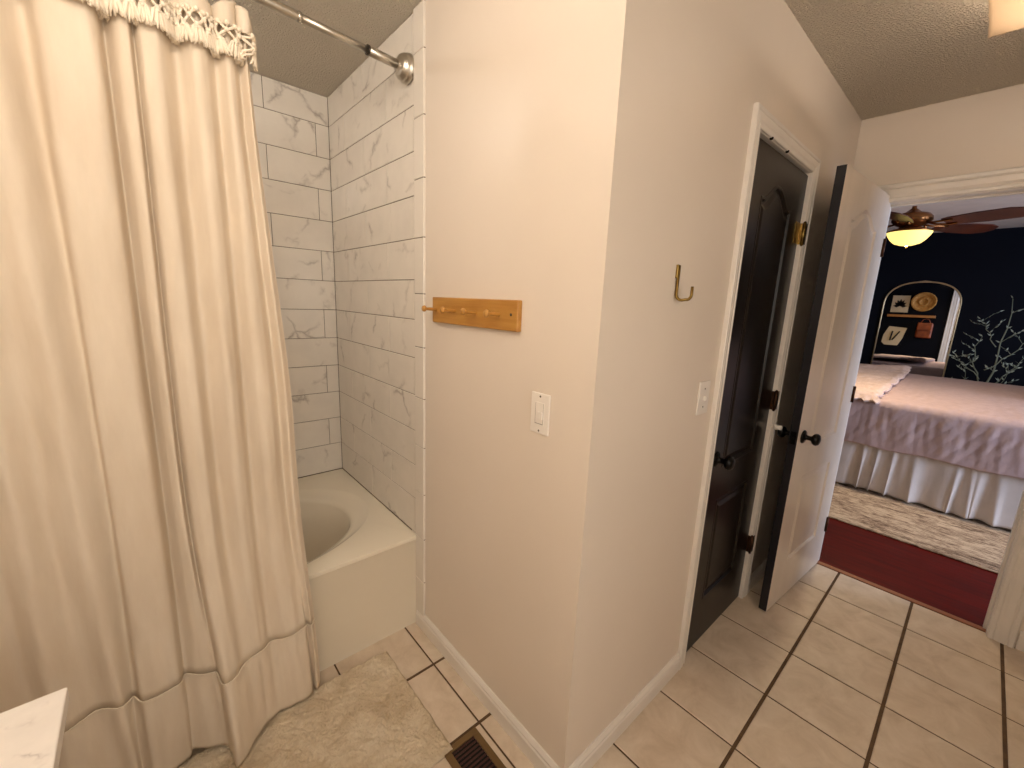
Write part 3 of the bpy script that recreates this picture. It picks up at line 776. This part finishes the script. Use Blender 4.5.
# ------------------------------------------------------------------ vanity
vt = empty('vanity_cabinet', (-.42, 0, 0), 'white vanity cabinet under the marble countertop', 'cabinet')
b = BM(); box(b, XL + .003, -.185, -1.13, .835, .09, .815, .002, 1); box(b, XL + .003, -.23, -1.12, .83, 0, .09); obj('carcass', b, 'cabinet', vt)
for k in range(4):
    y0 = -1.11 + k * .485; b = BM(); box(b, -.186, -.168, y0, y0 + .47, .11, .80, .003, 1)
    dd = obj('door', b, 'cabinet', vt)
    b = BM(); lathe(b, [(.005, 0), (.005, .012), (.014, .018), (.014, .024), (0, .027)], (-.168, y0 + (.43 if k % 2 == 0 else .04), .68), (1, 0, 0), 16); kk = obj('knob', b, 'nickel', vt); kk.parent = dd; kk.matrix_parent_inverse = dd.matrix_world.inverted()
b = BM(); box(b, XL + .003, -.144, -1.14, .857, .816, .84, .002, 2)
tag(obj('marble_countertop', b, 'marble_top'), 'white marble counter corner in front of the curtain', 'countertop')
# mirror-less vanity light bar on the wall, behind the viewer's left
vl = empty('vanity_light', (XL, .1, 2.14), 'three bulb nickel light bar on the vanity wall', 'wall light')
b = BM(); box(b, XL, XL + .03, -.32, .52, 2.10, 2.18, .004, 2); obj('back_bar', b, 'nickel', vl)
for y in (-.2, .1, .4):
    b = BM(); lathe(b, [(.03, 0), (.03, .01), (.02, .035), (.02, .06)], (XL + .03, y, 2.14), (1, 0, 0), 20); obj('socket', b, 'nickel', vl)
    point('vanity_bulb_light', (XL + .14, y, 2.15), VANITY_W, (1, .90, .79), .045)
# ------------------------------------------------------------------ ceiling dome over the room's middle
dm = empty('dome_light', (.05, .75, H), 'round white flush dome light on the bathroom ceiling', 'ceiling light')
b = BM(); lathe(b, [(0, 0), (.15, 0), (.155, .012), (.15, .022), (0, .022)], (.05, .75, H), (0, 0, -1), 40); obj('base', b, 'nickel', dm)
point('dome_bulb_light', (.05, .75, 2.33), DOME_W, (1, .90, .79), .06)
tl = empty('recessed_light', (-.15, 1.95, H), 'small round recessed light in the ceiling over the tub', 'ceiling light')
b = BM(); lathe(b, [(.055, .0), (.085, 0), (.085, .006), (.058, .01), (.055, .0)], (-.15, 1.95, H), (0, 0, -1), 36); obj('trim_ring', b, 'plastic', tl)
point('tub_bulb_light', (-.15, 1.95, 2.40), TUB_W, (1, .93, .86), .04)
# ------------------------------------------------------------------ ceiling light
cl = empty('ceiling_light', (1.945, -.005, H), 'square frosted glass ceiling light near the bedroom doorway', 'ceiling light')
LX, LY, HW = 1.948, -.008, .172
def shade(u, v):
    a, c = 2 * u - 1, 2 * v - 1; r = max(abs(a), abs(c)) 
    bow = (1 - a * a) * (1 - c * c)
    z = 2.352 - .030 * bow ** .8 - .0 * r
    pin = 1 - .03 * (1 - a * a) * abs(c) ** 4; pin2 = 1 - .03 * (1 - c * c) * abs(a) ** 4
    return Vector((LX + a * HW * pin2, LY + c * HW * pin, z))
b = BM(); grid(b, 32, 32, shade); o = obj('glass_shade', b, 'shade', cl, True); sd = o.modifiers.new('t', 'SOLIDIFY'); sd.thickness = .005
b = BM(); lathe(b, [(0, 0), (.06, 0), (.06, .012), (.03, .02), (.008, .024), (.008, .11), (0, .11)], (LX, LY, H), (0, 0, -1), 28); obj('canopy', b, 'nickel', cl)
b = BM(); lathe(b, [(0, .022), (.006, .02), (.011, .012), (.006, .004), (.014, 0), (0, 0)], (LX, LY, 2.322), (0, 0, -1), 20); obj('finial', b, 'nickel', cl)
for dx in (-.07, .07):
    point('ceiling_bulb_light', (LX + dx, LY, 2.388), CEIL_W / 2, (1, .88, .76), .02)

# ================================================================== BEDROOM
wallbox('wall_bedroom_far', 'near-black navy wall behind the bed', [(XF, XF + .1, -2.7, 2.7, 0, H)], 'navy')
wallbox('wall_bedroom_door', 'dark bedroom side of the doorway wall, seen in the mirror',
        [(XCB - .004, XCB, DY1, 2.6, 0, H), (XCB - .004, XCB, -2.6, DY0, 0, H), (XCB - .004, XCB, DY0, DY1, DZ, H), (XC + .02, XCB - .004, YB + .11, 2.6, 0, H), (XC + .02, XCB - .004, -2.6, YN, 0, H)], 'navy')
wallbox('wall_bedroom_left', 'dark side wall of the bedroom', [(XCB, XF, 2.6, 2.7, 0, H)], 'navy')
WX0, WX1, WZ0, WZ1 = 3.15, 4.75, .65, 2.05
wallbox('wall_bedroom_window', 'dark bedroom wall with the window',
        [(XCB, WX0, -2.6, -2.5, 0, H), (WX1, XF, -2.6, -2.5, 0, H), (WX0, WX1, -2.6, -2.5, 0, WZ0), (WX0, WX1, -2.6, -2.5, WZ1, H)], 'navy')
wn = empty('window_1', ((WX0 + WX1) / 2, -2.5, WZ0), 'white framed bedroom window', 'window', kind='structure')
b = BM()
for q in ((WX0, WX1, WZ0, WZ0 + .05), (WX0, WX1, WZ1 - .05, WZ1), (WX0, WX0 + .05, WZ0, WZ1), (WX1 - .05, WX1, WZ0, WZ1), ((WX0 + WX1) / 2 - .02, (WX0 + WX1) / 2 + .02, WZ0, WZ1)):
    box(b, q[0], q[1], -2.57, -2.49, q[2], q[3], .003, 1)
obj('window_frame', b, 'trim', wn)
# rug
b = BM(); grid(b, 40, 40, lambda u, v: Vector((3.655 + 2.6 * u, -1.6 + 3.0 * v, .006 + .001 * noise.noise(Vector((u * 30, v * 30, 0))))))
o = obj('area_rug', b, 'rug', None, True); sd = o.modifiers.new('t', 'SOLIDIFY'); sd.thickness = .006
tag(o, 'worn beige and brown patterned rug under the bed', 'rug')
# bed
BX0, BX1, BY0, BY1 = 4.47, 6.42, -1.0, 1.02
bd = empty('bed', (5.4, 0, 0), 'large bed with white gathered skirt beyond the doorway', 'bed')
b = BM(); box(b, BX0 + .06, BX1, BY0, BY1, .12, .40, .02, 2); obj('box_spring', b, 'skirt', bd)
b = BM(); box(b, BX0 + .05, BX1 - .02, BY0, BY1, .40, .73, .05, 4); obj('mattress', b, 'skirt', bd)
for sx in (BX0 + .15, BX1 - .15):
    for sy in (BY0 + .15, BY1 - .15):
        b = BM(); box(b, sx - .03, sx + .03, sy - .03, sy + .03, .013, .12); obj('leg', b, 'fan_wood', bd)
# gathered skirt
def skp(u, v):
    # perimeter: foot-left corner side -> near side -> head corner
    L = [(BX1, BY1 + .03), (BX0, BY1 + .03), (BX0, BY0 - .02), (BX1, BY0 - .02)]
    segs = [1.95, 2.05, 1.95]; s_ = u * sum(segs); i = 0
    while i < 2 and s_ > segs[i]: s_ -= segs[i]; i += 1
    a, c = Vector(L[i]), Vector(L[i + 1]); p = a.lerp(c, s_ / segs[i]); d = (c - a).normalized(); nn = Vector((d.y, -d.x))
    nn = -nn if False else nn
    cx_, cy_ = (BX0 + BX1) / 2, (BY0 + BY1) / 2
    if nn.dot(Vector((cx_, cy_)) - p) > 0: nn = -nn
    k = 1 - v; U = u * 120 + 5 * noise.noise(Vector((u * 16, 0, 1)))
    w = math.sin(U * 2) * .5 + .28 * math.sin(U * 3.7 + 1.5) + .3 * noise.noise(Vector((u * 60, v * 1.5, 3)))
    amp = .008 + .034 * k
    q = p + nn * (w * amp + .02 * k) + d * (.016 * k * math.sin(U * 2 + 1.0) + .05 * k * k * noise.noise(Vector((u * 22, 4, 4))))
    z = .020 + .404 * v + .010 * k * (noise.noise(Vector((u * 40, 2, 0))) + .6)
    return Vector((q.x, q.y, z))
b = BM(); grid(b, 1800, 18, skp); o = obj('bed_skirt', b, 'skirt', bd, True); sd = o.modifiers.new('t', 'SOLIDIFY'); sd.thickness = .002
# bedspread
def spz(x, y):
    e = (x - BX0) / (BX1 - BX0); return .79 + .055 * math.sin(min(1, max(0, e)) * PI * .6) + .006 * noise.noise(Vector((x * 5, y * 5, 0)))
def spread(u, v):
    y = BY0 - .03 + (BY1 - BY0 + .07) * u
    # v: 0 hem near side -> 1 far side hem
    Ls = [.385, .09, 1.90, .38]; s_ = v * sum(Ls)
    wr = noise.noise(Vector((y * 7, s_ * 2, 0))) * .012 + noise.noise(Vector((y * 26, s_ * 4, 3))) * .007 + abs(noise.noise(Vector((y * 13 + s_ * 7, s_ * 2, 9)))) * .010
    fx = BX0 - .012
    hem = .405 + .012 * noise.noise(Vector((y * 4, 0, 0)))
    if s_ < Ls[0]:
        k = s_ / Ls[0]; return Vector((fx - .012 * (1 - k) - wr * 1.0 * (.4 + .6 * math.sin(k * PI * .9)), y, hem + (.735 - hem) * k))
    s_ -= Ls[0]
    if s_ < Ls[1]:
        a = s_ / Ls[1] * PI / 2; return Vector((fx + .055 * (1 - math.cos(a)) - wr * .5 * (1 - s_ / Ls[1]), y, .735 + .055 * math.sin(a) + wr * .25 * s_ / Ls[1]))
    s_ -= Ls[1]
    if s_ < Ls[2]:
        x = fx + .055 + s_ / Ls[2] * (BX1 - fx - .055 + .0); z = .79 + .055 * math.sin(s_ / Ls[2] * PI * .55)
        return Vector((x, y, z + wr * .25))
    s_ -= Ls[2]
    return Vector((BX1 + .012 - wr * .4, y, .79 + .055 * math.sin(PI * .55) - s_))
b = BM(); grid(b, 260, 200, spread); o = obj('bedspread', b, 'spread', None, True); sd = o.modifiers.new('t', 'SOLIDIFY'); sd.thickness = .006
tag(o, 'mauve linen bedspread with crinkled drop covering the bed', 'bedspread')
# throw over the foot of the bed
def thr(u, v):
    x = BX0 - .035 + 1.8 * v; y = .50 + .62 * u
    e = (1 - u) ; k = x - BX0
    z = .79 + .055 * math.sin(max(0, (x - BX0 - .04) / 1.9) * PI * .55) + .034
    if k < .06: z -= .045 * (1 - sm((k + .035) / .095))
    ed = max(0, 1 - u / .06) + max(0, 1 - v / .03); ed = min(1, ed)
    y -= .012 * ed * math.sin(x * 75) ; x -= .010 * max(0, 1 - v / .03) * math.sin(y * 90)
    z += .008 * ed * math.sin(x * 60 + y * 80) - .012 * ed + .012 * noise.noise(Vector((x * 6, y * 6, 0))) + .004 * noise.noise(Vector((x * 30, y * 30, 0)))
    z += .05 * sm((v - .85) / .15) * (1 - u)
    return Vector((x, y, z))
b = BM(); grid(b, 120, 220, thr); o = obj('throw_blanket', b, 'throw', None, True); sd = o.modifiers.new('t', 'SOLIDIFY'); sd.thickness = .018
tag(o, 'blush ruffled quilt folded across the left end of the bed', 'blanket')
def pillow(name, c, sx, sy, sz, label, rz=0, tilt=0, m='pillow'):
    b = BM(); R = Matrix.Rotation(rz, 3, 'Z') @ Matrix.Rotation(tilt, 3, 'Y')
    for sgn in (1, -1):
        def f(u, v):
            a, d = 2 * u - 1, 2 * v - 1; t = ((1 - a ** 4) * (1 - d ** 4)) ** .5
            q = Vector((a * sx * (1 - .06 * (1 - d * d)), d * sy * (1 - .06 * (1 - a * a)), sgn * sz * t + .006 * noise.noise(Vector((a * 3, d * 3, sgn)))))
            return R @ q + Vector(c)
        grid(b, 30, 30, f)
    bmesh.ops.remove_doubles(b, verts=b.verts, dist=.0015); bmesh.ops.recalc_face_normals(b, faces=b.faces)
    return tag(obj(name, b, m, None, True), label, 'pillow')
pillow('bed_pillow', (5.6, -.60, .945), .36, .25, .085, 'blush pillow just in view at the right end of the bed')
# mirror
mr = empty('arched_mirror', (6.97, .58, .2), 'tall arched mirror with thin pale metal frame behind the bed', 'mirror')
MY0, MY1, MZ1 = .262, .925, 1.885; HWm = (MY1 - MY0) / 2; MC = (MY0 + MY1) / 2
def arch(d, n=48):
    zs = MZ1 - .26; pts = [(MY0 + d, .05 + d)]
    pts = [(MY1 - d, .05 + d)]
    for k in range(n + 1):
        a = k / n * PI; pts.append((MC + (HWm - d) * math.copysign(abs(math.cos(a)) ** .85, math.cos(a)), zs + (.26 - d) * math.sin(a) ** .9))
    pts.append((MY0 + d, .05 + d)); return pts
XM = 6.985
b = BM(); vs_ = [b.verts.new((XM, y, z)) for y, z in arch(.004)]; b.faces.new(vs_); bmesh.ops.recalc_face_normals(b, faces=b.faces)
r = bmesh.ops.extrude_face_region(b, geom=b.faces[:])
for v in r['geom']:
    if isinstance(v, bmesh.types.BMVert): v.co.x += .005
bmesh.ops.recalc_face_normals(b, faces=b.faces)
obj('mirror_glass', b, 'mirror', mr)
b = BM(); pp = arch(0); pp.append(pp[0]); tube(b, [(XM - .003, y, z) for y, z in pp], .0085, 10); obj('frame', b, 'mirror_frame', mr)
b = BM(); 
for k in range(7): sphere(b, (XM - .012, MC + (k - 3) * .014, MZ1 + .008 - .002 * abs(k - 3)), .009, n=8)
obj('crest', b, 'mirror_frame', mr)
# things on the doorway wall reflected in the mirror
xw = XCB
lp = empty('leaf_picture', (xw, 1.21, 1.72), 'framed dark leaf print above the shelf, seen in the mirror', 'picture')
b = BM(); box(b, xw, xw + .015, 1.085, 1.335, 1.56, 1.875, .002, 1); obj('board', b, 'paper', lp)
b = BM()
for k in range(7):
    a = PI * (k / 6) ; c0 = Vector((xw + .0155, 1.21, 1.68)); t_ = c0 + Vector((0, math.cos(a) * .10, math.sin(a) * .13)); u_ = Vector((0, -math.sin(a), math.cos(a))) * .03
    m_ = c0.lerp(t_, .45); b.faces.new([b.verts.new(q) for q in (c0, m_ + u_, t_, m_ - u_)])
r = bmesh.ops.extrude_face_region(b, geom=b.faces[:]); 
for v in r['geom']:
    if isinstance(v, bmesh.types.BMVert): v.co.x += .003
obj('leaf_print', b, 'ink', lp)
b = BM(); lathe(b, [(0, .01), (.05, .02), (.06, .035), (.07, .03), (.08, .012), (.11, .02), (.14, .035), (.165, .05), (.175, .045), (.17, .035), (.1, .0), (0, 0)], (xw, .89, 1.765), (1, 0, 0), 40)
tag(obj('woven_plate', b, 'straw'), 'round woven straw plate above the shelf, seen in the mirror', 'basket')
b = BM(); box(b, xw, xw + .12, .69, 1.355, 1.475, 1.52, .003, 1)
tag(obj('wall_shelf', b, 'shelf_wood'), 'narrow oak shelf on the dark wall, seen in the mirror', 'shelf')
vb = empty('cutting_board', (xw, 1.19, 1.1), 'pale tilted board with two dark strokes, seen in the mirror', 'wall decoration')
b = BM(); out = [(1.04, 1.27), (1.30, 1.29), (1.36, 1.12), (1.37, .98), (1.32, .93), (1.13, .93), (1.08, 1.06)]
vs_ = [b.verts.new((xw + .002, y, z)) for y, z in out]; b.faces.new(vs_); r = bmesh.ops.extrude_face_region(b, geom=b.faces[:])
for v in r['geom']:
    if isinstance(v, bmesh.types.BMVert): v.co.x += .018
bmesh.ops.recalc_face_normals(b, faces=b.faces); obj('board', b, 'paper', vb)
b = BM(); tube(b, [(xw + .024, 1.235, 1.20), (xw + .024, 1.25, 1.02)], .012, 8); tube(b, [(xw + .024, 1.13, 1.20), (xw + .024, 1.22, 1.03)], .012, 8); obj('dark_stroke', b, 'ink', vb)
lb = empty('leather_bag', (xw + .04, .8, 1.26), 'tan leather bag hanging below the shelf, seen in the mirror', 'bag')
b = BM(); box(b, xw + .003, xw + .07, .69, .91, 1.10, 1.38, .03, 4); box(b, xw + .06, xw + .085, .70, .90, 1.24, 1.385, .012, 3); obj('body', b, 'leather', lb)
b = BM(); tube(b, [(xw + .04, .73, 1.37), (xw + .035, .76, 1.44), (xw + .03, .8, 1.46), (xw + .035, .84, 1.44), (xw + .04, .87, 1.37)], .006, 8); obj('strap', b, 'leather', lb)
# plant
PLY = .055
pl = empty('branch_plant', (6.62, -.08 + PLY, 0), 'slender leafy branches standing against the navy wall behind the bed', 'plant')
b = BM(); lathe(b, [(0, 0), (.10, 0), (.13, .12), (.14, .26), (.12, .34), (.09, .38), (.085, .37), (.0, .34)], (6.66, -.08 + PLY, 0), (0, 0, 1), 32); obj('pot', b, 'pot', pl)
bs, bl = BM(), BM(); rnd = random.Random(5)
def leaf(p, d, s_):
    d = d.normalized(); u, w = frame_of(d); a = rnd.uniform(0, 6.3); n_ = u * math.cos(a) + w * math.sin(a); m_ = d.cross(n_)
    pts = [p, p + d * s_ * .4 + n_ * s_ * .17, p + d * s_, p + d * s_ * .4 - n_ * s_ * .17]
    c = p + d * s_ * .45 + m_ * s_ * .05
    V = [bl.verts.new(q) for q in pts]; C_ = bl.verts.new(c)
    for k in range(4): bl.faces.new((V[k], V[(k + 1) % 4], C_))
def branch(p, tip, bend, r, n=9, twigs=3, ls=.042):
    p, tip = Vector(p) + Vector((0, PLY, 0)), Vector(tip) + Vector((0, PLY, 0)); pts = []
    for k in range(n + 1):
        f = k / n; q = p.lerp(tip, f) + Vector(bend) * math.sin(f * PI) + Vector((0, .012 * math.sin(f * 17 + p.z * 9), 0)); pts.append(q)
    tube(bs, pts, [r * (1 - .75 * k / n) for k in range(n + 1)], 6)
    for k in range(3, n + 1):
        d = (pts[k] - pts[k - 1]).normalized()
        for j in range(2):
            leaf(pts[k], d * .6 + Vector((rnd.uniform(-.5, .5), rnd.choice((-1, 1)) * rnd.uniform(.4, 1), rnd.uniform(-.1, .5))), ls * rnd.uniform(.7, 1.2))
        if twigs and k % 2 == 0:
            e = pts[k] + Vector((rnd.uniform(-.05, .05), rnd.choice((-1, 1)) * rnd.uniform(.05, .12), rnd.uniform(.04, .13)))
            tube(bs, [pts[k], (pts[k] + e) / 2 + Vector((0, 0, .01)), e], r * .3, 5)
            for q in range(4): leaf(pts[k].lerp(e, .4 + q * .2), (e - pts[k]) + Vector((rnd.uniform(-.08, .08), rnd.uniform(-.1, .1), rnd.uniform(-.02, .08))), ls * rnd.uniform(.7, 1.1))
o0 = (6.66, -.08, .34)
branch(o0, (6.72, -.17, 1.70), (0, -.03, 0), .012)
branch((6.66, -.085, .85), (6.7, .17, 1.07), (0, .02, .03), .006)
branch((6.67, -.09, .8), (6.7, -.01, 1.30), (0, .05, 0), .007)
branch((6.67, -.1, .95), (6.7, -.42, 1.45), (0, 0, -.04), .007)
branch((6.66, -.09, .7), (6.7, -.36, 1.15), (0, -.03, 0), .007)
branch((6.67, -.12, 1.2), (6.7, .02, 1.48), (0, 0, .02), .005, twigs=1)
branch(o0, (6.65, .05, .98), (0, .02, 0), .006)
branch(o0, (6.65, -.26, 1.02), (0, -.03, 0), .006)
obj('branches', bs, 'stem', pl); o = obj('leaves', bl, 'leaf', pl); o['kind'] = 'stuff'
# ceiling fan
FX, FY, FZ = 4.5, .535, 2.155
cf = empty('ceiling_fan', (FX, FY, H), 'dark wooden bladed ceiling fan with lit amber glass bowl', 'ceiling fan')
b = BM(); lathe(b, [(0, 0), (.075, 0), (.08, .02), (.05, .06), (.014, .07), (.014, .16), (.05, .19), (.10, .205), (.118, .225), (.12, .25), (.10, .275), (.07, .29), (.05, .30), (0, .30)], (FX, FY, H), (0, 0, -1), 40); obj('motor_housing', b, 'fan_metal', cf)
b = BM(); lathe(b, [(0, .29), (.05, .29), (.06, .3), (.11, .315), (.136, .325), (.138, .334), (.13, .338), (0, .338)], (FX, FY, H), (0, 0, -1), 40); obj('light_fitter', b, 'fan_metal', cf)
b = BM(); lathe(b, [(.134, .336), (.124, .36), (.103, .392), (.078, .416), (.04, .430), (0, .433)], (FX, FY, H), (0, 0, -1), 40); o = obj('light_bowl', b, 'bowl', cf); o['label'] = 'glowing amber glass bowl'
b = BM(); lathe(b, [(0, .43), (.010, .431), (.008, .441), (.004, .45), (0, .452)], (FX, FY, H), (0, 0, -1), 16); obj('finial', b, 'fan_metal', cf)
l = bpy.data.lights.new('fan_bulb_light', 'AREA'); l.shape = 'DISK'; l.size = .16; l.energy = FAN_W; l.color = (1, .78, .5)
lo_ = bpy.data.objects.new('fan_bulb_light', l); COL.objects.link(lo_); lo_.location = (FX, FY, H - .435)
for k in range(5):
    a = math.radians(-112 + 72 * k); ca, sa = math.cos(a), math.sin(a)
    def T(r, w, z): return Vector((FX + ca * r - sa * w, FY + sa * r + ca * w, z - w * .26))
    b = BM(); out = [(.20, -.045), (.24, -.06), (.40, -.078), (.56, -.078), (.635, -.05), (.66, 0), (.635, .05), (.56, .078), (.40, .078), (.24, .06), (.20, .045)]
    lo = [b.verts.new(T(r, w, FZ - .003)) for r, w in out]; hi = [b.verts.new(T(r, w, FZ + .003)) for r, w in out]
    b.faces.new(lo[::-1]); b.faces.new(hi)
    for i in range(len(out)): b.faces.new((lo[i], lo[(i + 1) % len(out)], hi[(i + 1) % len(out)], hi[i]))
    bmesh.ops.recalc_face_normals(b, faces=b.faces)
    bo = obj('blade', b, 'fan_wood', cf)
    b = BM(); tube(b, [T(.10, 0, FZ + .010), T(.15, .02, FZ - .004), T(.22, .035, FZ - .008), T(.26, .03, FZ - .008)], .007, 8); tube(b, [T(.10, 0, FZ + .010), T(.15, -.02, FZ - .004), T(.22, -.035, FZ - .008), T(.26, -.03, FZ - .008)], .007, 8)
    ir = obj('blade_iron', b, 'fan_metal', cf); ir.parent = bo; ir.matrix_parent_inverse = bo.matrix_world.inverted()
